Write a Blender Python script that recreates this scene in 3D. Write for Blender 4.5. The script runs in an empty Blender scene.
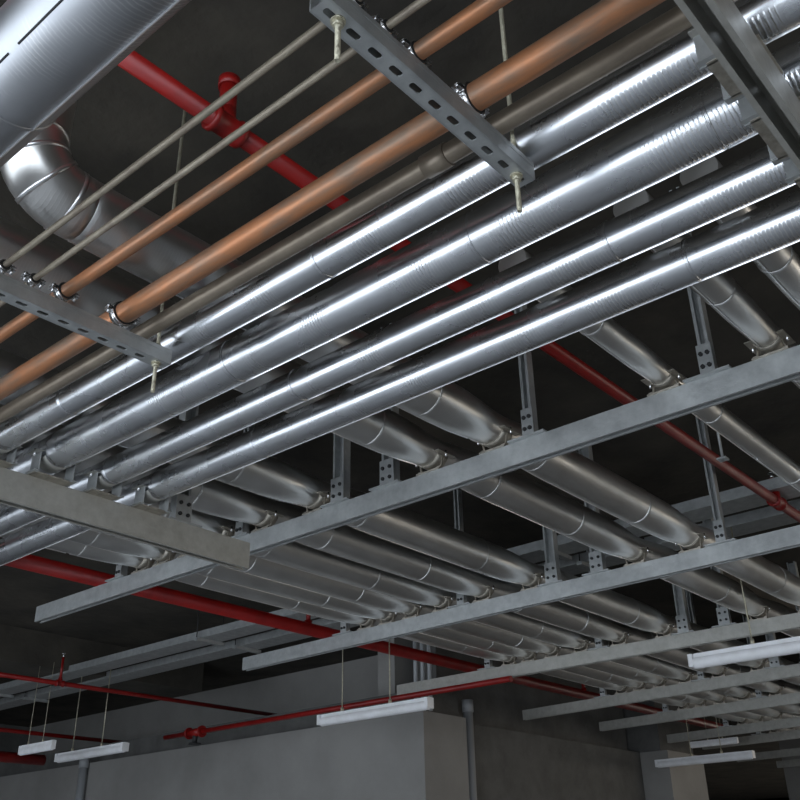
import bpy, bmesh, math, random
from mathutils import Vector, Matrix, noise
random.seed(7)
PI = math.pi
sc = bpy.context.scene
col = sc.collection

# ------------------------------------------------------------------ camera
F_PX = 950.0
Fw = Vector((0.678, 0.5765, 0.4558)).normalized()
pit, roll, yaw = .4733, -.0191, 2.43744
def _w(v):
    a = (math.cos(yaw), math.sin(yaw)); b = (-math.sin(yaw), math.cos(yaw))
    return Vector((-(v[0]*b[0]+v[1]*b[1]), v[0]*a[0]+v[1]*a[1], v[2]))
_F = Vector((0, math.cos(pit), math.sin(pit))); _R0 = Vector((1, 0, 0)); _U0 = _R0.cross(_F)
_R = _R0*math.cos(roll)+_U0*math.sin(roll); _U = _R.cross(_F)
CF, CR, CU = _w(_F), _w(_R), _w(_U)
CO = Vector((0, 0, 1.6))
def ray(x, y): return CF + CR*((x-400)/F_PX) - CU*((y-400)/F_PX)
def atY(x, y, Y): d = ray(x, y); return CO + d*(Y/d.y)
def atX(x, y, X): d = ray(x, y); return CO + d*(X/d.x)
def atH(x, y, z): d = ray(x, y); return CO + d*((z-1.6)/d.z)
cd = bpy.data.cameras.new('camera'); cam = bpy.data.objects.new('camera', cd); col.objects.link(cam)
cam.matrix_world = Matrix(((CR.x, CU.x, -CF.x, CO.x), (CR.y, CU.y, -CF.y, CO.y), (CR.z, CU.z, -CF.z, CO.z), (0, 0, 0, 1)))
cd.sensor_width = 36; cd.lens = F_PX/800*36; cd.clip_start = .02; cd.clip_end = 200
sc.camera = cam

# ------------------------------------------------------------------ materials
def mat(name, base, rough=.5, metal=0., var=None, vscale=6, bump=0., bscale=30, axis=None, crinkle=0., emit=None, rvar=0.0, spec=.5, stretch=(1, 1, 1), vpos=(.35, .65)):
    m = bpy.data.materials.new(name); m.use_nodes = True
    nt = m.node_tree; N = nt.nodes; L = nt.links
    b = N['Principled BSDF']
    b.inputs['Base Color'].default_value = (*base, 1); b.inputs['Roughness'].default_value = rough
    b.inputs['Metallic'].default_value = metal; b.inputs['Specular IOR Level'].default_value = spec
    tc = N.new('ShaderNodeTexCoord'); mp = N.new('ShaderNodeMapping'); mp.inputs['Scale'].default_value = stretch
    L.new(tc.outputs['Object'], mp.inputs['Vector'])
    if var:
        n = N.new('ShaderNodeTexNoise'); n.inputs['Scale'].default_value = vscale; n.inputs['Detail'].default_value = 6; n.inputs['Roughness'].default_value = .62
        L.new(mp.outputs[0], n.inputs['Vector'])
        r = N.new('ShaderNodeValToRGB'); r.color_ramp.elements[0].position = vpos[0]; r.color_ramp.elements[1].position = vpos[1]
        r.color_ramp.elements[0].color = (*var, 1); r.color_ramp.elements[1].color = (*base, 1)
        L.new(n.outputs['Fac'], r.inputs['Fac']); L.new(r.outputs['Color'], b.inputs['Base Color'])
    if rvar:
        n2 = N.new('ShaderNodeTexNoise'); n2.inputs['Scale'].default_value = 9; n2.inputs['Detail'].default_value = 5
        L.new(mp.outputs[0], n2.inputs['Vector'])
        mr = N.new('ShaderNodeMapRange'); mr.inputs[1].default_value = .3; mr.inputs[2].default_value = .7
        mr.inputs[3].default_value = rough-rvar; mr.inputs[4].default_value = rough+rvar
        L.new(n2.outputs['Fac'], mr.inputs[0]); L.new(mr.outputs[0], b.inputs['Roughness'])
    h = None
    if bump:
        n3 = N.new('ShaderNodeTexNoise'); n3.inputs['Scale'].default_value = bscale; n3.inputs['Detail'].default_value = 4
        L.new(mp.outputs[0], n3.inputs['Vector'])
        bp = N.new('ShaderNodeBump'); bp.inputs['Strength'].default_value = bump; bp.inputs['Distance'].default_value = .01
        L.new(n3.outputs['Fac'], bp.inputs['Height']); h = bp
    if crinkle:   # short crimp marks running round the pipe, in patches
        w = N.new('ShaderNodeTexWave'); w.wave_type = 'BANDS'; w.bands_direction = axis; w.inputs['Scale'].default_value = 34
        w.inputs['Distortion'].default_value = 2.2; w.inputs['Detail'].default_value = 2; w.inputs['Detail Scale'].default_value = 1.3
        L.new(tc.outputs['Object'], w.inputs['Vector'])
        nm = N.new('ShaderNodeTexNoise'); nm.inputs['Scale'].default_value = 5; nm.inputs['Detail'].default_value = 3
        L.new(tc.outputs['Object'], nm.inputs['Vector'])
        rm = N.new('ShaderNodeMapRange'); rm.inputs[1].default_value = .46; rm.inputs[2].default_value = .58
        L.new(nm.outputs['Fac'], rm.inputs[0])
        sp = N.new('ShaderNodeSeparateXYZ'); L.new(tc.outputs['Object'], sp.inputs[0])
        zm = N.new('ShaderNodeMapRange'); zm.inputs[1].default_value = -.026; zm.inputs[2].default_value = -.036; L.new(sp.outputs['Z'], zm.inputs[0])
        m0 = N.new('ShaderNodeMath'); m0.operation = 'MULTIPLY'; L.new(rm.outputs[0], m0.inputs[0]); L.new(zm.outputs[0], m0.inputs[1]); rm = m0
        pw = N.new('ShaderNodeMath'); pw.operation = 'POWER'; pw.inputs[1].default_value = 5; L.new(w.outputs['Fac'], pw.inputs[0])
        mu = N.new('ShaderNodeMath'); mu.operation = 'MULTIPLY'; L.new(pw.outputs[0], mu.inputs[0]); L.new(rm.outputs[0], mu.inputs[1])
        b2 = N.new('ShaderNodeBump'); b2.inputs['Strength'].default_value = crinkle; b2.inputs['Distance'].default_value = .0015
        L.new(mu.outputs[0], b2.inputs['Height'])
        if h: L.new(h.outputs[0], b2.inputs['Normal'])
        h = b2
    if crinkle and var:  # crimps also lightened in the colour, standing in for their glints
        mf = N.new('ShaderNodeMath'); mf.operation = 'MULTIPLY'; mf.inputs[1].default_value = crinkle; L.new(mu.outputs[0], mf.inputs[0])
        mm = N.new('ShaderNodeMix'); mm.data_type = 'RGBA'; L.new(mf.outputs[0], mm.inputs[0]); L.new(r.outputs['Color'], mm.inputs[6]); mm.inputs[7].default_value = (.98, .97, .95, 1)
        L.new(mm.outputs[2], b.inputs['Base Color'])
    if h: L.new(h.outputs[0], b.inputs['Normal'])
    if emit:
        b.inputs['Emission Color'].default_value = (*emit[0], 1); b.inputs['Emission Strength'].default_value = emit[1]
    return m
M = {}
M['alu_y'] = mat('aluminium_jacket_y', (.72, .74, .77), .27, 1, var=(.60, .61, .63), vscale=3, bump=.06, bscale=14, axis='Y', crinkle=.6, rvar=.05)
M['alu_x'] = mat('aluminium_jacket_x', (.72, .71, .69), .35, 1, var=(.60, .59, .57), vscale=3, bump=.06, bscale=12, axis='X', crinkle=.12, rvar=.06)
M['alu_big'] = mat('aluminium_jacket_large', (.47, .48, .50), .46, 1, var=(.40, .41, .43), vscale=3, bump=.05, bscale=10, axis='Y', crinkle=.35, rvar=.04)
M['seam'] = mat('seam_metal', (.85, .85, .86), .28, 1, bump=.1)
M['steel_brown'] = mat('dull_steel', (.30, .25, .19), .42, .55, var=(.22, .18, .14), vscale=8, bump=.1)
M['galv'] = mat('galvanised', (.47, .485, .48), .46, .6, var=(.37, .38, .38), vscale=22, bump=.12, bscale=60, rvar=.08)
M['galv_warm'] = mat('galvanised_warm', (.46, .45, .415), .5, .55, var=(.38, .37, .335), vscale=22, bump=.12, bscale=60, rvar=.08)
M['galv_dark'] = mat('saddle_steel', (.55, .51, .44), .42, .75, var=(.34, .31, .26), vscale=30, bump=.15, bscale=60)
M['zinc'] = mat('zinc_rod', (.58, .55, .42), .42, .6, var=(.44, .40, .30), vscale=40, bump=.5, bscale=160)
M['chrome'] = mat('chrome', (.8, .8, .8), .2, 1, bump=.1)
M['copper'] = mat('tarnished_copper', (.50, .215, .10), .42, .5, var=(.27, .185, .13), vscale=26, bump=.1, bscale=40, rvar=.06, vpos=(.34, .6), stretch=(1, .22, 1))
M['conduit'] = mat('dirty_conduit', (.42, .37, .28), .5, .35, var=(.28, .23, .18), vscale=14, bump=.1)
M['red'] = mat('red_paint', (.27, .006, .004), .42, 0, var=(.18, .004, .003), vscale=6)
M['rubber'] = mat('rubber', (.02, .02, .02), .7)
M['void'] = mat('dark_steel', (.03, .03, .03), .6, .3)
M['lamp'] = mat('lamp_white', (.88, .88, .90), .35, 0, var=(.78, .78, .78), vscale=10)
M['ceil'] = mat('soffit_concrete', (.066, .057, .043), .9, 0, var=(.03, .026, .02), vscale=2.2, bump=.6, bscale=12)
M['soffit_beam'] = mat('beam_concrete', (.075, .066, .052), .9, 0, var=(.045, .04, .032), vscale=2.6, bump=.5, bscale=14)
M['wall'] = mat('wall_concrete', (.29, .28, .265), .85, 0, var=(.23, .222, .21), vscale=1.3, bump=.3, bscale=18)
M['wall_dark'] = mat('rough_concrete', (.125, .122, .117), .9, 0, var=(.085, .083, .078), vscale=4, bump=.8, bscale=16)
M['floor'] = mat('floor_concrete', (.55, .56, .57), .7, 0, var=(.46, .46, .47), vscale=.9, bump=.1)
M['pvc'] = mat('grey_plastic', (.34, .35, .36), .45)

# ------------------------------------------------------------------ mesh builders
class MB:
    def __init__(s): s.bm = bmesh.new()
    def frame(s, p0, p1, up=None):
        d = (Vector(p1)-Vector(p0)).normalized()
        u = Vector(up) if up is not None else (Vector((0, 0, 1)) if abs(d.z) < .9 else Vector((1, 0, 0)))
        x = d.cross(u).normalized(); y = x.cross(d).normalized()
        return d, x, y
    def box(s, c, size, rz=0, rot=None):
        m = Matrix.Translation(c) @ (rot if rot is not None else Matrix.Rotation(rz, 4, 'Z')) @ Matrix.Diagonal((*size, 1))
        r = bmesh.ops.create_cube(s.bm, size=1, matrix=m)
        return s
    def cyl(s, p0, p1, r, seg=16, r1=None):
        return s.lathe(p0, p1, [(0, r), (1, r if r1 is None else r1)], seg, unit=True)
    def lathe(s, p0, p1, prof, seg=16, unit=False, caps=True, up=None, wob=None):
        p0, p1 = Vector(p0), Vector(p1); d, x, y = s.frame(p0, p1, up); Lg = (p1-p0).length
        rings = []
        for t, r in prof:
            c = p0 + d*(t*Lg if unit else t); ring = []
            for k in range(seg):
                a = 2*PI*k/seg; rr = r
                if wob: rr = r + wob(t, a)
                ring.append(s.bm.verts.new(c + (x*math.cos(a)+y*math.sin(a))*rr))
            rings.append(ring)
        for A, B in zip(rings, rings[1:]):
            for k in range(seg):
                f = s.bm.faces.new((A[k], A[(k+1) % seg], B[(k+1) % seg], B[k])); f.smooth = True
        if caps:
            s.bm.faces.new(rings[0][::-1]); s.bm.faces.new(rings[-1])
        return s
    def tube(s, pts, r, seg=12):
        pts = [Vector(p) for p in pts]; rings = []
        d0 = (pts[1]-pts[0]).normalized(); u = Vector((0, 0, 1)) if abs(d0.z) < .9 else Vector((1, 0, 0))
        x = d0.cross(u).normalized()
        for i, p in enumerate(pts):
            d = ((pts[min(i+1, len(pts)-1)]-pts[max(i-1, 0)])).normalized()
            x = (x - d*x.dot(d)).normalized(); y = d.cross(x)
            rr = r[i] if isinstance(r, (list, tuple)) else r
            rings.append([s.bm.verts.new(p+(x*math.cos(2*PI*k/seg)+y*math.sin(2*PI*k/seg))*rr) for k in range(seg)])
        for A, B in zip(rings, rings[1:]):
            for k in range(seg):
                f = s.bm.faces.new((A[k], A[(k+1) % seg], B[(k+1) % seg], B[k])); f.smooth = True
        s.bm.faces.new(rings[0][::-1]); s.bm.faces.new(rings[-1])
        return s
    def prism(s, p0, p1, prof, up=None):     # closed profile (u right, v up) swept from p0 to p1
        p0, p1 = Vector(p0), Vector(p1); d, x, y = s.frame(p0, p1, up)
        A = [s.bm.verts.new(p0+x*u+y*v) for u, v in prof]; B = [s.bm.verts.new(p1+x*u+y*v) for u, v in prof]
        n = len(prof)
        for k in range(n): s.bm.faces.new((A[k], A[(k+1) % n], B[(k+1) % n], B[k]))
        s.bm.faces.new(A[::-1]); s.bm.faces.new(B)
        return s
    def arc(s, c, axis, r, a0, a1, width, th, seg=16, up=(0, 0, 1)):   # curved strap of given width round an axis
        c = Vector(c); d = Vector(axis).normalized(); u = Vector(up); x = d.cross(u).normalized(); y = x.cross(d)
        prev = None; first = None
        for k in range(seg+1):
            a = a0+(a1-a0)*k/seg; e = x*math.cos(a)+y*math.sin(a)
            q = [s.bm.verts.new(c+e*rr+d*w) for rr, w in ((r, -width/2), (r+th, -width/2), (r+th, width/2), (r, width/2))]
            if prev:
                for i in range(4):
                    f = s.bm.faces.new((prev[i], prev[(i+1) % 4], q[(i+1) % 4], q[i])); f.smooth = (i in (1, 3))
            else: first = q
            prev = q
        if abs(abs(a1-a0)-2*PI) > 1e-3: s.bm.faces.new(first[::-1]); s.bm.faces.new(prev)
        return s
    def build(s, name, m, parent=None):
        bmesh.ops.recalc_face_normals(s.bm, faces=s.bm.faces)
        me = bpy.data.meshes.new(name); s.bm.to_mesh(me); s.bm.free()
        me.materials.append(M[m] if isinstance(m, str) else m)
        o = bpy.data.objects.new(name, me); col.objects.link(o)
        if parent is not None: o.parent = parent
        return o
def tag(o, label=None, cat=None, group=None, kind=None):
    if label: o['label'] = label
    if cat: o['category'] = cat
    if group: o['group'] = group
    if kind: o['kind'] = kind
    return o
def thing(name, label, cat, loc=(0, 0, 0), rz=0, group=None):
    o = bpy.data.objects.new(name, None); col.objects.link(o); o.location = loc; o.rotation_euler = (0, 0, rz)
    o.empty_display_size = .05
    return tag(o, label, cat, group)
def copy_tree(o, parent=None):
    c = o.copy(); col.objects.link(c)
    if parent is not None: c.parent = parent
    for ch in [k for k in bpy.data.objects if k.parent == o]: copy_tree(ch, c)
    return c
def struct(name, mb, m): return tag(mb.build(name, m), kind='structure')

# ------------------------------------------------------------------ strut profile (41 wide, lips round the open side)
def c_prof(w, h, opening='down', t=.0028, lip=.010):
    P = [(-w/2, 0), (-w/2+lip, 0), (-w/2+lip, t), (-w/2+t, t), (-w/2+t, h-t), (w/2-t, h-t), (w/2-t, t), (w/2-lip, t), (w/2-lip, 0), (w/2, 0), (w/2, h), (-w/2, h)]
    if opening == 'up': P = [(u, h-v) for u, v in P][::-1]
    return P
def slot_strip(mb, p0, p1, w, th, pitch=.05, sl=.028, sw=.013):    # flat perforated web between p0 and p1
    p0, p1 = Vector(p0), Vector(p1); d, x, y = mb.frame(p0, p1); L = (p1-p0).length; n = max(1, int(L/pitch)); pit_ = L/n
    K = 20
    for i in range(n):
        c = p0+d*((i+.5)*pit_); inner = []; outer = []
        for k in range(K):
            a = 2*PI*k/K; ca, sa = math.cos(a), math.sin(a)
            u = (sl/2-sw/2)*(1 if ca > 1e-6 else -1 if ca < -1e-6 else 0)+sw/2*ca; v = sw/2*sa
            inner.append((u, v))
            q = max(abs(ca)/(pit_/2), abs(sa)/(w/2)); outer.append((ca/q, sa/q))
        # make sure the cell corners are on the outer ring
        for cx_, cy_ in ((1, 1), (-1, 1), (-1, -1), (1, -1)):
            kk = min(range(K), key=lambda k: (outer[k][0]-cx_*pit_/2)**2+(outer[k][1]-cy_*w/2)**2)
            outer[kk] = (cx_*pit_/2, cy_*w/2)
        V = {}
        for nm, pts in (('i', inner), ('o', outer)):
            for s_, z in (('a', 0), ('b', th)):
                V[nm+s_] = [mb.bm.verts.new(c+d*u+x*v+y*z) for u, v in pts]
        for k in range(K):
            j = (k+1) % K
            mb.bm.faces.new((V['oa'][k], V['oa'][j], V['ia'][j], V['ia'][k]))
            mb.bm.faces.new((V['ob'][k], V['ib'][k], V['ib'][j], V['ob'][j]))
            mb.bm.faces.new((V['ia'][k], V['ia'][j], V['ib'][j], V['ib'][k]))
    return mb
def perforated_strut(p0, p1, w, h, opening, m, root):   # side walls + lips, and a web with slots
    t = .0028; lip = .010
    mb = MB()
    for s_ in (-1, 1):
        if opening == 'up': P = [(s_*w/2, 0), (s_*w/2, h), (s_*(w/2-lip), h), (s_*(w/2-lip), h-t), (s_*(w/2-t), h-t), (s_*(w/2-t), 0)]
        else: P = [(s_*w/2, h), (s_*w/2, 0), (s_*(w/2-lip), 0), (s_*(w/2-lip), t), (s_*(w/2-t), t), (s_*(w/2-t), h)]
        mb.prism(p0, p1, P)
    sides = mb.build('channel_side', m, root)
    mb = MB(); z = 0 if opening == 'up' else h-t
    slot_strip(mb, Vector(p0)+Vector((0, 0, z)), Vector(p1)+Vector((0, 0, z)), w-.004, t)
    mb.build('slotted_web', m, root)

# ================================================================== SETTING
FL, CE = 0.0, 3.72
struct('floor', MB().box((13.7, 2.5, -.1), (33, 22, .2)), 'floor')
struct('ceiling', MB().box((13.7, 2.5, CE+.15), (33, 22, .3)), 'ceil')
# unseen garage sides: parapet and lintel, with posts added to break up the daylight
WX = -2.0
struct('wall_rear', MB().box((WX-.1, 2.5, .05), (.2, 22, .1)).box((WX-.1, 2.5, CE-.06), (.2, 22, .12)).box((WX-.1, -6.6, 1.9), (.2, 3.8, 3.4)).box((WX-.1, 11.4, 1.9), (.2, 4.2, 3.4)).box((WX-.1, 6.5, 1.9), (.2, .5, 3.4)).box((WX-.1, 8.0, 1.9), (.2, .5, 3.4)), 'wall')
struct('wall_right', MB().box((13.7, -8.4, .5), (33, .2, 1.0)).box((13.7, -8.4, CE-.06), (33, .2, .12)).box((3.1, -8.4, 2.3), (11.8, .2, 2.8)), 'wall')  # unseen; near stretch closed to keep light off walls, far opening feeds pipe highlights
struct('wall_far', MB().box((30.1, 2.5, .5), (.2, 22, 1.0)).box((30.1, 2.5, CE-.06), (.2, 22, .12)).box((30.1, 9.5, CE/2), (.2, 8, CE)), 'wall_dark')  # unseen opening added to brighten reflections in the pipes along X
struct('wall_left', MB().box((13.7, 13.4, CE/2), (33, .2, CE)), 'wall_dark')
TZ = 2.85
struct('wall_block', MB().box((6.38, 9.15, TZ/2), (.56, 8.3, TZ)), 'wall')
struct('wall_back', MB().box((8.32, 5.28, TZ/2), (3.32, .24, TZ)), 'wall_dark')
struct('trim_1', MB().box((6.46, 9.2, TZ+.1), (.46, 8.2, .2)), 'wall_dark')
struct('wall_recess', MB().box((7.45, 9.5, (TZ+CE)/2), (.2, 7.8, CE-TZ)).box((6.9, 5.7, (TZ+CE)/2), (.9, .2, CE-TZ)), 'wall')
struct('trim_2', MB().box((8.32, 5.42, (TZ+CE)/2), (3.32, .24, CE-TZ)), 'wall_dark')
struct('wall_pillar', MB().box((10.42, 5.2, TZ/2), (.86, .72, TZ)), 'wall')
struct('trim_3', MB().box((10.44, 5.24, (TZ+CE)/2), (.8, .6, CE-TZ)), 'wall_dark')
bcol = MB().box((15.4, 5.0, CE/2), (.9, .9, CE)).build('concrete_column', 'wall')
tag(bcol, 'distant square concrete column at the bottom right corner', 'column')
for i, (y, w) in enumerate(((2.6, .28), (8.35, .5))):
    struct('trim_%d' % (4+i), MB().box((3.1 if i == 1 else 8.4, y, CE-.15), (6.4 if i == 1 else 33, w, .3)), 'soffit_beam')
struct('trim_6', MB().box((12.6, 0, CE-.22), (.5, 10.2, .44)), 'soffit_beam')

# ================================================================== CROSS BEAMS (run along Y)
BB, BT = 2.9, 2.982            # underside and top of the cross beams
ORD = ['nearest', 'second', 'third', 'fourth', 'fifth', 'sixth', 'seventh', 'eighth', 'ninth']
beams = [  # x at y=4.9, x at y=y1, y1
    (2.60, 2.60, -.5), (4.23, 4.16, .1), (5.71, 5.71, .2), (7.42, 6.98, .2), (8.55, 8.12, .3), (9.88, 9.35, .3), (10.70, 10.2, .3), (12.2, 11.7, .3), (13.3, 13.0, .3)]
def beam_x(i, y):
    a, b, y1 = beams[i]; t = (4.9-y)/(4.9-y1); return a+(b-a)*t
blabel = ['long galvanised cross beam nearest the camera, carrying the insulated pipes',
          'galvanised cross beam, second back from the camera, left end above the hanging lamp',
          'galvanised cross beam, third back, its left end above the concrete pillar corner',
          'galvanised cross beam, fourth back, in front of the dark rear wall',
          'galvanised cross beam, fifth back, ending left over the dark rear wall',
          'galvanised cross beam, sixth back, ending left in front of the far pillar',
          'galvanised cross beam, seventh back, ending right of the far pillar',
          'faint galvanised cross beam, eighth back, near the bottom right of the photo',
          'faintest galvanised cross beam, ninth back, deepest in the garage']
for i, (xa, xb, y1) in enumerate(beams):
    ya = 4.92
    if i == 0: ya = 4.80
    if i == 1: ya = 5.0
    if i == 4: ya = 4.80
    if i == 5: ya = 4.76
    if i == 6: ya = 4.75
    if i == 7: ya = 5.0
    t = thing('cross_beam', blabel[i], 'beam', (xa, ya, BB))
    p0 = Vector((0, 0, 0)); p1 = Vector((xb-xa, y1-ya, 0))
    MB().prism(p0, p1, c_prof(.042, .082, 'down')).build('channel', 'galv' if i < 2 else 'galv_warm', t)

# ================================================================== INSULATED PIPES ALONG X (over the cross beams)
def pinch(u, places, depth, wid):
    v = 1.0
    for p in places:
        v -= depth*math.exp(-((u-p)/wid)**2)
    return v
def jacket_pipe(root, p0, p1, r, m, places, depth=.2, wid=.13, seed=0, step=.05, bands=(), seams=(), seg=36, wobamp=.02, gauge=.0024):
    p0, p1 = Vector(p0), Vector(p1); L = (p1-p0).length; n = int(L/step)
    prof = [(L*k/n, r*pinch(L*k/n, places, depth, wid)) for k in range(n+1)]
    def wob(t, a): return r*wobamp*noise.noise(Vector((t*2.2+seed*11.3, math.cos(a)*1.1, math.sin(a)*1.1+seed)))
    mb = MB(); mb.lathe(p0, p1, prof, seg, wob=wob, up=(0, 0, 1)); mb.build('jacket', m, root)
    d, x, y = mb_frame(p0, p1)
    for s in bands:
        rr = r*pinch(s, places, depth, wid)
        MB().lathe(p0+d*(s-.005), p0+d*(s+.005), [(0, rr-.001), (0.001, rr+gauge), (.0035, rr+gauge), (.005, rr), (.0065, rr+gauge), (.009, rr+gauge), (.010, rr-.001)], seg).build('jacket_band', m, root)
    for s0, s1, a in seams:
        K = max(2, int((s1-s0)/.1)); mb = MB(); prev = None
        for k in range(K+1):
            s = s0+(s1-s0)*k/K; rr = r*pinch(s, places, depth, wid)+r*wobamp*.3
            q = []
            for da, dr in ((-.05, -.001), (-.05, .0028), (.05, .0028), (.05, -.001)):
                e = x*math.cos(a+da*.05/r*.6)+y*math.sin(a+da*.05/r*.6); q.append(mb.bm.verts.new(p0+d*s+e*(rr+dr)))
            if prev:
                for j in range(4): mb.bm.faces.new((prev[j], prev[(j+1) % 4], q[(j+1) % 4], q[j]))
            else: mb.bm.faces.new(q[::-1])
            prev = q
        mb.bm.faces.new(prev); mb.build('lap_seam', 'seam', root)
def mb_frame(p0, p1):
    d = (Vector(p1)-Vector(p0)).normalized(); u = Vector((0, 0, 1)); x = d.cross(u).normalized(); return d, x, x.cross(d)

# name, y, r, x start, label, short name used on saddles
G = [(3.88, .072, .6, 'leftmost silver insulated pipe of the six side by side', 'leftmost pipe of six'),
     (3.71, .074, .6, 'silver insulated pipe, second from the left in the row of six', 'second pipe of six'),
     (3.52, .078, .6, 'silver insulated pipe, third from the left in the row of six', 'third pipe of six'),
     (3.29, .080, .6, 'silver insulated pipe, fourth from the left in the row of six', 'fourth pipe of six'),
     (3.00, .082, .6, 'silver insulated pipe, fifth from the left in the row of six', 'fifth pipe of six'),
     (2.68, .080, .6, 'silver insulated pipe, rightmost in the row of six', 'rightmost pipe of six'),
     (2.06, .080, .3, 'thick silver insulated pipe, left one of the middle pair', 'left pipe of the middle pair'),
     (1.764, .080, .88, 'thick silver insulated pipe with elbow at top left, right one of the middle pair', 'right pipe of the middle pair'),
     (1.095, .043, 1.75, 'slim silver insulated pipe beside the upper red pipe, left of the right-hand trio', 'left slim pipe'),
     (.750, .046, 1.75, 'slim silver insulated pipe, middle of the right-hand trio', 'middle slim pipe'),
     (.575, .046, 1.75, 'slim silver insulated pipe, rightmost of the right-hand trio', 'rightmost slim pipe')]
XE = 12.6
GZ = []
for gi, (y, r, x0, lab, short) in enumerate(G):
    dep = .24 if r > .06 else .12
    z = BT + .022 + r*(1-dep) + .004
    GZ.append((z, r*(1-dep)))
    t = thing('insulated_pipe', lab, 'pipe', (x0, y, z))
    places = [beam_x(i, y)-x0 for i in range(9)]
    bands = []
    for i in range(4):
        a = places[i]; b_ = places[i+1]
        bands += [a+(b_-a)*(.16 if gi % 2 else .22), a+(b_-a)*(.62+.04*(gi % 3))]
    if places[0] > .7: bands.append(places[0]-.35-.05*(gi % 3))
    rnd = random.Random(gi)
    seams = []
    for k in range(7):
        s0 = .02+k*1.6
        if s0+1.5 < XE-x0: seams.append((s0, s0+1.58, math.radians(-236-rnd.uniform(2, 14))))
    jacket_pipe(t, (0, 0, 0), (XE-x0, 0, 0), r, 'alu_x', places, dep, .17 if r > .06 else .12, gi, bands=[b for b in bands if b < 7.5], seams=[(a, b, -c) for a, b, c in seams[:4]], wobamp=.025)
    if gi == 7:   # elbow turning up to the ceiling
        pts = []; R_ = .13
        for k in range(11):
            a = PI/2*k/10; pts.append((-R_*math.sin(a), 0, R_*(1-math.cos(a))))
        pts = [(.02, 0, 0)]+pts+[(-R_, 0, CE-z-.002)]
        MB().tube(pts, r*1.02, 30).build('elbow', 'alu_x', t)
        for k in (1, 4, 7, 10):
            a = PI/2*k/10; c = Vector((-R_*math.sin(a), 0, R_*(1-math.cos(a)))); d_ = Vector((-math.cos(a), 0, math.sin(a)))
            MB().lathe(c-d_*.006, c+d_*.006, [(0, r), (.001, r*1.02+.0025), (.011, r*1.02+.0025), (.012, r)], 30, up=(0, 1, 0)).build('elbow_ring', 'seam', t)

# ------------------------------------------------------------------ saddle for the pipes
def make_saddle(r, foot, name='pipe_saddle'):
    """axis of the pipe along X; origin on top of the beam, pipe axis at z = foot + r"""
    t = thing(name, '', 'pipe support')
    MB().box((0, 0, .003), (.05, max(.11, r*1.7), .006)).build('base_plate', 'galv_dark', t)
    cz = foot+r
    MB().arc((0, 0, cz), (1, 0, 0), r+.0015, math.radians(205), math.radians(335), .06, .003, 14).build('cradle', 'galv_dark', t)
    for s in (-1, 1):
        mb = MB()
        yb = s*max(.045, r*.72); zt = cz-r*.45; yt = s*(r*.93)
        mb.tube([(0, yb, .006), (0, yb, .012), (0, yt, zt)], .004, 8)
        mb.box((0, yb*1.0, .010), (.03, .016, .010))
        mb.build('stay', 'galv_dark', t)
        MB().box((0, s*(r*1.0+.008), cz-r*.40), (.10, .022, .003)).build('flange', 'galv_dark', t)
        MB().cyl((0, s*(r*1.0+.012), cz-r*.40-.012), (0, s*(r*1.0+.012), cz-r*.40+.012), .0042, 8).build('bolt', 'chrome', t)
    return t
sad_cache = {}
for gi, (y, r, x0, lab, short) in enumerate(G):
    z, rp = GZ[gi]; key = round(rp, 4)
    for bi in range(9):
        if bi >= 7: continue
        if gi >= 9 and bi >= 1: continue     # out of the frame
        if gi == 8 and bi >= 3: continue
        if key not in sad_cache:
            sad_cache[key] = s = make_saddle(rp, z-rp-BT)
        else: s = copy_tree(sad_cache[key])
        s.location = (beam_x(bi, y), y, BT)
        s['label'] = 'small steel saddle on the %s cross beam, under the %s' % (ORD[bi], short)
        s['group'] = 'pipe saddles on the cross beams'

# ------------------------------------------------------------------ hanger posts on the cross beams
def make_post(z0, z1, w=.06, d=.041):
    t = thing('hanger_post', '', 'post')
    H = z1-z0
    MB().prism((0, 0, .006), (0, 0, H), c_prof(w, d, 'down'), up=(1, 0, 0)).build('channel', 'galv', t)
    mb = MB(); mb.box((-.003, 0, .062), (.005, w+.012, .11)).box((.008, 0, .003), (.07, .15, .006))
    mb.build('bracket', 'galv', t)
    for by in (-.5, .5):
        for bz in (.038, .082):
            MB().cyl((-.005, by*w*.6, bz), (-.013, by*w*.6, bz), .0075, 6).build('bolt', 'void', t)
    return t
post0 = None; post1 = None
for yi, (y, pl) in enumerate(((4.06, 'far left end post'), (3.17, 'post between the fourth and fifth pipes'), (2.60, 'left one of the close pair'), (2.31, 'right one of the close pair'), (1.60, 'post right of the middle pipes'), (.945, 'post between the slim pipes'))):
    yy = y+(0 if y > 2 or y < 1.2 else .0)
    if yi == 1: yy = 3.145
    if yi == 2: yy = 2.54
    if yi == 3: yy = 2.27
    if yi == 4: yy = 1.61
    for bi in range(7):
        if yi == 5 and bi > 0: continue
        if yi == 4 and bi > 4: continue
        if bi > 5 and yi not in (0,): continue
        wide = yi in (2, 3)
        if wide and post0 is None: p = post0 = make_post(BT, CE)
        elif not wide and post1 is None: p = post1 = make_post(BT, CE, .036, .036)
        else: p = copy_tree(post0 if wide else post1)
        p.location = (beam_x(bi, yy)-.012, yy, BT)
        p['label'] = 'galvanised post on the %s cross beam, %s' % (ORD[bi], pl)
        p['group'] = 'hanger posts on the cross beams'

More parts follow.
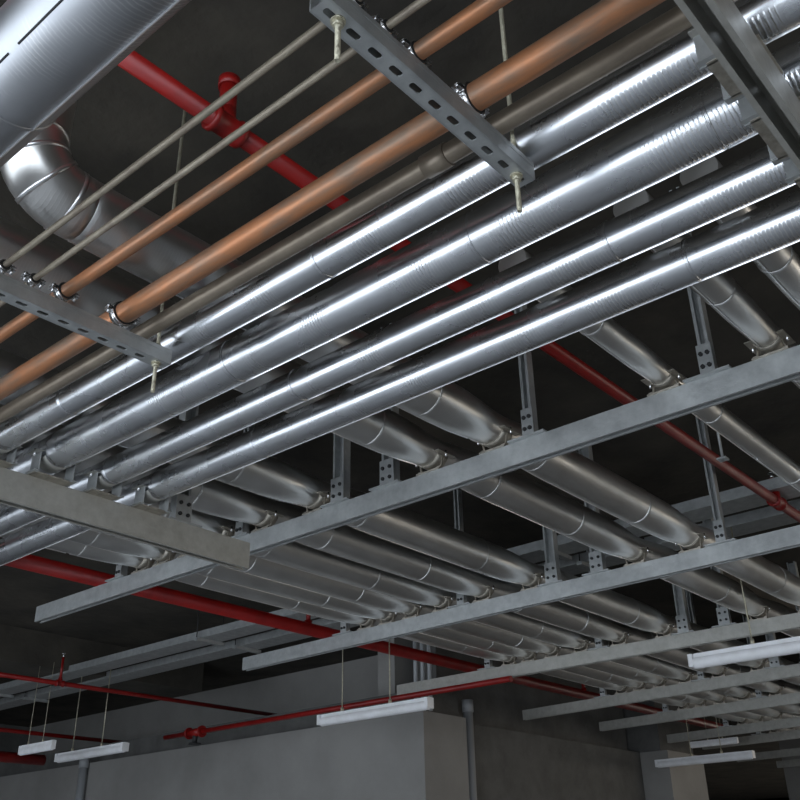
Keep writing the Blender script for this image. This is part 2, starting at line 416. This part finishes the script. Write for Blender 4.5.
# ================================================================== NEAR PIPES ALONG Y
SB = 2.72       # underside of the two support beams below the near pipes
P = [('steel', 1.19, 2.905, .0215), ('P1', 1.272, 2.90, .0454), ('P2', 1.468, 2.917, .062), ('P3', 1.668, 2.902, .0473), ('P4', 1.866, 2.907, .0517)]
Plab = ['dull brown steel pipe between the big copper pipe and the first silver pipe',
        'uppermost near silver insulated pipe, next to the dull brown pipe',
        'widest near silver insulated pipe, second of four from the top',
        'near silver insulated pipe with bright seam, third of four from the top',
        'lowest near silver insulated pipe, crossing in front of the slotted cross beam pipes']
Plab[4] = 'lowest of the four near silver insulated pipes, crossing under the row of six'
Pshort = ['dull brown pipe', 'uppermost near silver pipe', 'widest near silver pipe', 'third near silver pipe', 'lowest near silver pipe']
Y0, Y1 = -1.0, 6.6
S3Y, S0Y = 2.82, .288
rnd = random.Random(3)
bandpx = {1: [(325, 240), (75, 375)], 2: [(237, 368), (480, 225), (715, 120)], 3: [(300, 388), (612, 232), (115, 465)], 4: [(262, 440), (690, 245)]}
for i, (nm, x, z, r) in enumerate(P):
    if i == 0:
        t = thing('steel_pipe', Plab[0], 'pipe', (x, Y0, z))
        MB().cyl((0, 0, 0), (0, Y1-Y0, 0), r, 28).build('pipe_run', 'steel_brown', t)
        for yy in (.9, 3.1): MB().cyl((0, yy-Y0-.03, 0), (0, yy-Y0+.03, 0), r+.004, 28).build('coupling', 'steel_brown', t)
        continue
    t = thing('insulated_pipe', Plab[i], 'pipe', (x, Y0, z))
    bands = [atX(px, py, x).y-Y0 for px, py in bandpx[i]]
    # keep within run
    bands = sorted(b for b in bands if .1 < b < Y1-Y0-.1)
    cuts = [0.01]+bands+[Y1-Y0-.01]
    seams = []
    for a, b in zip(cuts, cuts[1:]):
        k = max(1, round((b-a)/1.15))
        for j in range(k):
            s0 = a+(b-a)*j/k; s1 = a+(b-a)*(j+1)/k
            seams.append((s0, s1, math.radians(-90+rnd.uniform(28, 44))))
    places = [S0Y-Y0, S3Y-Y0]
    jacket_pipe(t, (0, 0, 0), (0, Y1-Y0, 0), r, 'alu_y', places, .05, .08, 20+i, step=.04, bands=bands, seams=seams, seg=48, wobamp=.006)

# big pipe at the top left
t = thing('large_insulated_pipe', 'large silver insulated pipe cutting across the top left corner', 'pipe', (.498, -1.0, 2.865))
bb = [atX(30, 88, .53).y+1.0, 3.3]
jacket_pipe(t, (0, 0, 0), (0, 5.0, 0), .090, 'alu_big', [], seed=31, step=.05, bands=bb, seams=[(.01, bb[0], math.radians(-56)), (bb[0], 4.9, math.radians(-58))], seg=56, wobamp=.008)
a_ = math.radians(-133); e_ = Vector((math.cos(a_), 0, math.sin(a_)))
for s_ in range(12):     # dark stitched seam
    y_ = .9+s_*.16
    MB().cyl(e_*.0895+Vector((0, y_, 0)), e_*.0895+Vector((0, y_+.13, 0)), .0022, 8).build('seam_groove', 'rubber', t)
# ------------------------------------------------------------------ supports of the near pipes
t = thing('support_beam', 'deep galvanised beam at lower left under the near silver pipes', 'beam', (.2, S3Y, SB))
MB().prism((0, 0, 0), (2.16, 0, 0), c_prof(.042, .104, 'down')).build('channel', 'galv_warm', t)
t = thing('support_channel', 'slotted steel channel crossing the top right corner under the near pipes', 'channel', (.55, S0Y, SB))
perforated_strut((0, 0, 0), (2.0, 0, 0), .043, .09, 'down', 'galv_warm', t)
for x, sd in ((.62, 'left'), (2.45, 'right')):
    p = copy_tree(post1); p.location = (x, S0Y, SB+.09); p['label'] = 'post holding the %s end of the slotted top right channel' % sd; p['group'] = 'hanger posts on the support beams'
    for ch in [k for k in bpy.data.objects if k.parent == p and k.name.startswith('channel')]: ch.scale = (1, 1, (CE-SB-.09)/(CE-BT))

def make_near_saddle(r, foot):
    """pipe axis along Y"""
    t = thing('pipe_saddle', '', 'pipe support')
    cz = foot+r
    MB().box((0, -.02, .002), (r*2+.02, .09, .004)).build('base_plate', 'galv_dark', t)
    MB().arc((0, -.05, cz), (0, 1, 0), r+.001, math.radians(215), math.radians(325), .06, .003, 18).build('cradle', 'galv_warm', t)
    for s in (-1, 1):
        MB().box((s*(r+.010), -.05, cz-r*.35), (.024, .06, .003)).build('flange', 'galv_warm', t)
        MB().box((s*(r+.004), -.05, (cz-r*.36)/2), (.003, .055, cz-r*.36)).box((s*(r+.010), -.05, .003), (.02, .055, .003)).build('side_plate', 'galv', t)
        MB().cyl((s*(r+.012), -.05, cz-r*.35-.012), (s*(r+.012), -.05, cz-r*.35+.012), .005, 8).build('bolt', 'chrome', t)
    return t
for i, (nm, x, z, r) in enumerate(P):
    if i == 0: continue
    for sy, h, wn in ((S3Y, .104, 'deep beam at lower left'), (S0Y, .09, 'slotted channel at top right')):
        top = SB+h; foot = z-r-top
        s = make_near_saddle(r*.955, foot+r*.045)
        s.location = (x, sy, top)
        if sy == S0Y: s.rotation_euler = (0, 0, PI)
        s['label'] = 'steel saddle holding the %s on the %s' % (Pshort[i], wn)
        s['group'] = 'saddles under the near pipes'
# short post standing on the deep beam
pp = atY(182, 522, S3Y)
p = copy_tree(post0); p.location = (pp.x, S3Y, SB+.104); p.rotation_euler = (0, 0, PI/2)
p['label'] = 'wide bracketed post on the right end of the deep lower-left beam'; p['group'] = 'hanger posts on the support beams'
for ch in [k for k in bpy.data.objects if k.parent == p and k.name.startswith('channel')]:
    ch.scale = (1, 1, (CE-SB-.104)/(CE-BT))

# ------------------------------------------------------------------ small slotted struts with copper pipes and conduits
ST = [('strut_channel', .742, .70, 1.262, 'slotted steel strut at top centre holding copper pipes and conduits'),
      ('strut_channel', 1.838, .70, 1.236, 'slotted steel strut at left centre holding copper pipes and conduits')]
SZ = 2.80
for nm, y, x0, x1, lab in ST:
    t = thing(nm, lab, 'channel', (x0, y, SZ))
    perforated_strut((0, 0, 0), (x1-x0, 0, 0), .041, .041, 'up', 'galv', t)
    MB().box(((x1-x0)/2, -.0208, .0295), (x1-x0, .001, .0015)).build('rolled_groove', 'galv', t)
lines = [('steel_conduit', .776, .0074, 'conduit', 'thin grey steel conduit, uppermost of the four small pipes', 'upper thin conduit', 1.274),
         ('steel_conduit', .850, .0072, 'conduit', 'thin grey-brown steel conduit, second of the four small pipes', 'lower thin conduit', 1.274),
         ('copper_pipe', .930, .0160, 'copper', 'slim tarnished copper pipe between the conduits and the big copper pipe', 'slim copper pipe', 1.279),
         ('copper_pipe', 1.092, .0272, 'copper', 'thick orange tarnished copper pipe beside the silver pipes', 'thick copper pipe', 1.2925)]
for nm, x, r, m, lab, short, h in lines:
    t = thing(nm, lab, 'pipe', (x, -1.0, 1.6+h))
    MB().cyl((0, 0, 0), (0, 6.0, 0), r, 28).build('pipe_run', m, t)
    for yy in ((-.45, 4.4) if m == 'copper' else (-.4,)):
        MB().cyl((0, yy+1-.02, 0), (0, yy+1+.02, 0), r*1.06, 28).build('coupling', m, t)
def make_clamp(r, h):      # pipe axis along Y, origin on strut top
    t = thing('pipe_clamp', '', 'clamp')
    MB().arc((0, 0, h), (0, 1, 0), r, 0, 2*PI, .022, .004, 26).build('rubber_lining', 'rubber', t)
    MB().arc((0, 0, h), (0, 1, 0), r+.004, math.radians(8), math.radians(172), .020, .0022, 18).arc((0, 0, h), (0, 1, 0), r+.004, math.radians(188), math.radians(352), .020, .0022, 18).build('ring', 'chrome', t)
    for s in (-1, 1):
        MB().box((s*(r+.012), 0, h+.004), (.014, .020, .002)).box((s*(r+.012), 0, h-.004), (.014, .020, .002)).build('ear', 'chrome', t)
        MB().cyl((s*(r+.013), 0, h-.012), (s*(r+.013), 0, h+.010), .003, 8).cyl((s*(r+.013), 0, h+.006), (s*(r+.013), 0, h+.011), .0058, 6).build('bolt', 'chrome', t)
    MB().cyl((0, 0, -.006), (0, 0, h-r-.005), .005, 10).cyl((0, 0, 0), (0, 0, .006), .010, 6).build('stem', 'chrome', t)
    MB().box((0, 0, .001), (.034, .034, .003)).build('base_plate', 'galv', t)
    return t
for nm, x, r, m, lab, short, h in lines:
    first = None
    for (_, y, x0, x1, _l), wn in zip(ST, ('strut at top centre', 'strut at left centre')):
        c = make_clamp(r, h-1.241) if first is None else copy_tree(first); first = first or c
        c.location = (x, y, SZ+.041)
        c['label'] = 'shiny ring clamp round the %s on the %s' % (short, wn); c['group'] = 'ring clamps on the slotted struts'
def make_rod(z_low, z_top, z_nut):
    t = thing('threaded_rod', '', 'rod')
    MB().cyl((0, 0, z_low), (0, 0, z_top), .0048, 12).build('rod', 'zinc', t)
    MB().cyl((0, 0, z_nut-.012), (0, 0, z_nut-.003), .0095, 6).build('nut', 'zinc', t)
    MB().cyl((0, 0, z_nut-.003), (0, 0, z_nut), .0125, 18).build('washer', 'zinc', t)
    MB().cyl((0, 0, z_nut+.0445), (0, 0, z_nut+.053), .0095, 6).cyl((0, 0, z_nut+.0415), (0, 0, z_nut+.0445), .0125, 18).build('upper_nut', 'zinc', t)
    return t
r0 = make_rod(-.085, CE-SZ, 0)
for k, (x, y, lab) in enumerate(((.742, .742, 'zinc threaded rod through the left end of the top centre strut'), (1.228, .742, 'zinc threaded rod through the right end of the top centre strut'),
                                 (1.205, 1.838, 'zinc threaded rod through the right end of the left centre strut'), (.722, 1.838, 'zinc threaded rod through the hidden left end of the left centre strut'))):
    if k == 3: continue
    o = r0 if k == 0 else copy_tree(r0)
    o.location = (x, y, SZ); o['label'] = lab; o['group'] = 'threaded hanger rods'

q = atX(723, 460, 3.7)
t = thing('ceiling_rod', 'short thin grey rod with a small plate hanging above the upper red pipe', 'rod', (q.x, q.y, q.z))
MB().cyl((0, 0, 0), (0, 0, CE-q.z), .006, 10).build('rod', 'galv', t)
MB().box((0, 0, .004), (.04, .04, .008)).build('plate', 'galv', t)

# ================================================================== RED SPRINKLER PIPES
def red_pipe(p0, p1, r, lab, tees=(), up=(0, 0, 1)):
    p0, p1 = Vector(p0), Vector(p1); t = thing('sprinkler_pipe', lab, 'pipe', p0); d = (p1-p0).normalized()
    MB().cyl((0, 0, 0), p1-p0, r, 24).build('pipe_run', 'red', t)
    for s, hgt in tees:
        c = d*s
        if hgt > .24:
            MB().cyl(c, c+Vector((0, 0, hgt)), .016, 14).cyl(c, c+Vector((0, 0, r*1.35)), .026, 14).build('riser', 'red', t); continue
        MB().lathe(c-d*r*2.0, c+d*r*2.0, [(0, r*1.05), (.001, r*1.45), (r*.6, r*1.45), (r*.8, r*1.22), (r*3.2, r*1.22), (r*3.4, r*1.45), (r*4-.001, r*1.45), (r*4, r*1.05)], 22).cyl(c, c+Vector((0, 0, r*2.1)), r*.95, 18).build('tee_fitting', 'red', t)
        if hgt < 0:
            MB().cyl(c, c+Vector((0, 0, -hgt)), r*.9, 18).cyl(c+Vector((0, 0, -hgt-.03)), c+Vector((0, 0, -hgt)), r*1.15, 18).build('riser', 'red', t); continue
        MB().cyl(c+Vector((0, 0, r*1.8)), c+Vector((0, 0, hgt)), max(r*.6, .010), 14).cyl(c+Vector((0, 0, r*1.8)), c+Vector((0, 0, r*2.8)), r*.75, 14).build('riser', 'red', t)
        MB().cyl(c+Vector((0, 0, hgt)), c+Vector((0, 0, hgt+.03)), .009, 10).cyl(c+Vector((0, 0, hgt+.03)), c+Vector((0, 0, hgt+.033)), .018, 12).build('sprinkler_head', 'chrome', t)
    return t
RY, RZ = 1.53, 3.35
x_a = atY(778, 507, RY).x; x_b = atY(226, 124, RY).x
red_pipe((0, RY, RZ), (6.2, RY, RZ), .0255, 'red sprinkler pipe with upright head, running from top left to right edge', ((x_a, .13), (x_b, -.16)))
x_c = atY(308, 632, 4.62).x
red_pipe((1.2, 4.62, 3.15), (11.0, 4.62, 3.15), .042, 'thick red main pipe running behind the left ends of the cross beams', ((x_c-1.2, .35), (atY(584, 692, 4.62).x-1.2, .3)))
red_pipe((5.53, 7.6, 2.85), (5.53, 3.75, 2.85), .02, 'thin red pipe running just above the first hanging lamp', ())
red_pipe((2.9, 7.65, 3.2), (7.3, 7.65, 3.2), .019, 'thin red pipe with a short riser on the far left ceiling', ((atY(60, 682, 7.65).x-2.9, .22),))
red_pipe((4.4, 10.4, 3.2), (7.3, 10.4, 3.2), .022, 'thin dark red pipe at the far left, above the dim lamp', ())
red_pipe((4.0, 9.25, 2.78), (5.3, 9.25, 2.78), .05, 'short thick red pipe at the left edge just above the concrete wall', ())
# valve on the thin red pipe near the concrete wall
vp = atX(195, 738, 5.53)
t = thing('pipe_valve', 'small dark valve on the thin red pipe above the concrete wall', 'valve', (5.53, vp.y, 2.85))
MB().cyl((0, -.09, 0), (0, .09, 0), .034, 16).cyl((0, -.10, 0), (0, -.08, 0), .05, 16).cyl((0, .08, 0), (0, .10, 0), .05, 16).build('valve_body', 'red', t)
MB().cyl((0, 0, 0), (0, 0, -.09), .022, 12).cyl((0, 0, -.09), (0, 0, -.10), .055, 18).build('handwheel', 'void', t)

# ================================================================== CABLE TRAYS
for x, lab in ((4.86, 'grey cable tray near the ceiling, nearer of the two parallel trays'), (5.26, 'grey cable tray near the ceiling, farther of the two parallel trays')):
    t = thing('cable_tray', lab, 'cable tray', (x, 0, 3.4))
    MB().prism((0, -1.5, 0), (0, 11.5, 0), [(-.10, 0), (.10, 0), (.10, .06), (.097, .06), (.097, .004), (-.097, .004), (-.097, .06), (-.10, .06)]).build('tray', 'galv', t)
    for k in range(4):
        MB().box((0, -.4+k*3.3, -.012), (.28, .04, .024)).build('bracket', 'galv', t)
        for s in (-1, 1): MB().cyl((s*.13, -.4+k*3.3, -.02), (s*.13, -.4+k*3.3, CE-3.4-.002), .004, 6).build('suspension_rod', 'void', t)

# ================================================================== FLUORESCENT LAMPS
def make_lamp(L, top, ra, rb):
    t = thing('fluorescent_lamp', '', 'lamp')
    MB().box((0, 0, .022), (.034, L, .030)).build('housing', 'lamp', t)
    mb = MB(); pr = [(.034*math.cos(a), .034*math.sin(a)-.010) for a in [math.radians(-225+270*k/24) for k in range(25)]]
    mb.prism((0, -L/2+.02, 0), (0, L/2-.02, 0), pr); mb.build('diffuser', 'lamp', t)
    for s in (-1, 1): MB().box((0, s*(L/2-.012), .0), (.068, .026, .07)).build('end_cap', 'lamp', t)
    for s in (ra, rb):
        MB().cyl((0, s*L, .036), (0, s*L, top), .0045, 8).cyl((0, s*L, .036), (0, s*L, .066), .012, 8).build('suspension_rod', 'zinc', t)
    return t
l0 = make_lamp(1.05, .70, -.155, .286)
for k, (x, y, z, lab) in enumerate(((5.16, 4.69, 2.7, 'unlit fluorescent lamp hanging left of centre, under the second cross beam'),
                                    (5.15, 1.755, 2.69, 'bright white unlit fluorescent lamp hanging at the right edge'),
                                    (4.95, 7.87, 2.7, 'dim unlit fluorescent lamp hanging above the wall at far left'),
                                    (4.43, 7.87, 2.7, 'dimmest unlit lamp at the far left edge, behind the other'),
                                    (9.79, 4.36, 2.7, 'unlit fluorescent lamp in front of the far pillar at lower right'),
                                    (10.2, 4.4, 2.9, 'small distant unlit lamp right of the far pillar, tucked under beams'))):
    if k == 4: l0 = make_lamp(1.05, CE-2.7, -.19, .12)
    o = l0 if k in (0, 4) else copy_tree(l0); o.location = (x, y, z); o['label'] = lab; o['group'] = 'hanging fluorescent lamps'; o.rotation_euler = (0, 0, PI if k == 1 else 0)
    if k == 3: o.scale = (.6, .5, 1)
    if k == 5: o.scale = (.6, .5, (CE-2.9)/(CE-2.7))

# ================================================================== VERTICAL DOWNPIPES
def vpipe(x, y, r, z0, z1, lab, m='pvc'):
    t = thing('downpipe', lab, 'pipe', (x, y, z0))
    MB().cyl((0, 0, 0), (0, 0, z1-z0), r, 20).build('pipe_run', m, t)
    MB().cyl((0, 0, (z1-z0)*.62), (0, 0, (z1-z0)*.62+.08), r*1.15, 20).build('collar', m, t)
    MB().cyl((0, 0, (z1-z0)-.1), (0, 0, (z1-z0)), r*1.18, 20).build('socket', m, t)
vpipe(6.80, 5.08, .042, 0, 3.02, 'grey vertical downpipe beside the concrete pillar corner')
q = atX(80, 790, 6.04); vpipe(6.05, q.y, .045, 0, 2.9, 'grey vertical downpipe on the concrete wall at far left')
for k, (px, lab) in enumerate(((414, 'left of three thin vertical conduits above the pillar'), (421, 'middle of three thin vertical conduits above the pillar'), (428, 'right of three thin vertical conduits above the pillar'))):
    q = atX(px, 670, 6.14)
    t = thing('vertical_conduit', lab, 'conduit', (6.16, q.y, 2.85))
    MB().cyl((0, 0, 0), (0, 0, CE-2.85), .018, 14).build('pipe_run', 'pvc', t)

# ================================================================== LIGHT
w = bpy.data.worlds.new('world'); sc.world = w; w.use_nodes = True
bg = w.node_tree.nodes['Background']; bg.inputs['Strength'].default_value = 1.0
wn = w.node_tree; wc = wn.nodes.new('ShaderNodeTexCoord'); sx_ = wn.nodes.new('ShaderNodeSeparateXYZ'); wr = wn.nodes.new('ShaderNodeMapRange')
wn.links.new(wc.outputs['Generated'], sx_.inputs[0]); wn.links.new(sx_.outputs['X'], wr.inputs[0])
wr.inputs[1].default_value = -.35; wr.inputs[2].default_value = .15
mx = wn.nodes.new('ShaderNodeMix'); mx.data_type = 'RGBA'; wn.links.new(wr.outputs[0], mx.inputs[0])
mx.inputs[6].default_value = (1.10, 1.22, 1.36, 1); mx.inputs[7].default_value = (1.2, 1.10, .95, 1)
wn.links.new(mx.outputs[2], bg.inputs['Color'])
def portal(loc, rot, sx, sy):
    l = bpy.data.lights.new('portal', 'AREA'); l.shape = 'RECTANGLE'; l.size = sx; l.size_y = sy; l.cycles.is_portal = True
    o = bpy.data.objects.new('portal', l); col.objects.link(o); o.location = loc; o.rotation_euler = rot
portal((WX-.05, 2.3, 1.9), (0, -PI/2, 0), 3.4, 14.0)
portal((19.4, -8.3, 2.3), (PI/2, 0, 0), 20.8, 2.6)
portal((29.95, -1.4, 2.3), (0, PI/2, 0), 2.6, 13.6)
sc.view_settings.view_transform = 'Standard'; sc.view_settings.look = 'None'
sc.view_settings.exposure = 1.3; sc.view_settings.gamma = 1
sc.cycles.use_denoising = True
sc.cycles.max_bounces = 6; sc.cycles.diffuse_bounces = 4; sc.cycles.glossy_bounces = 4
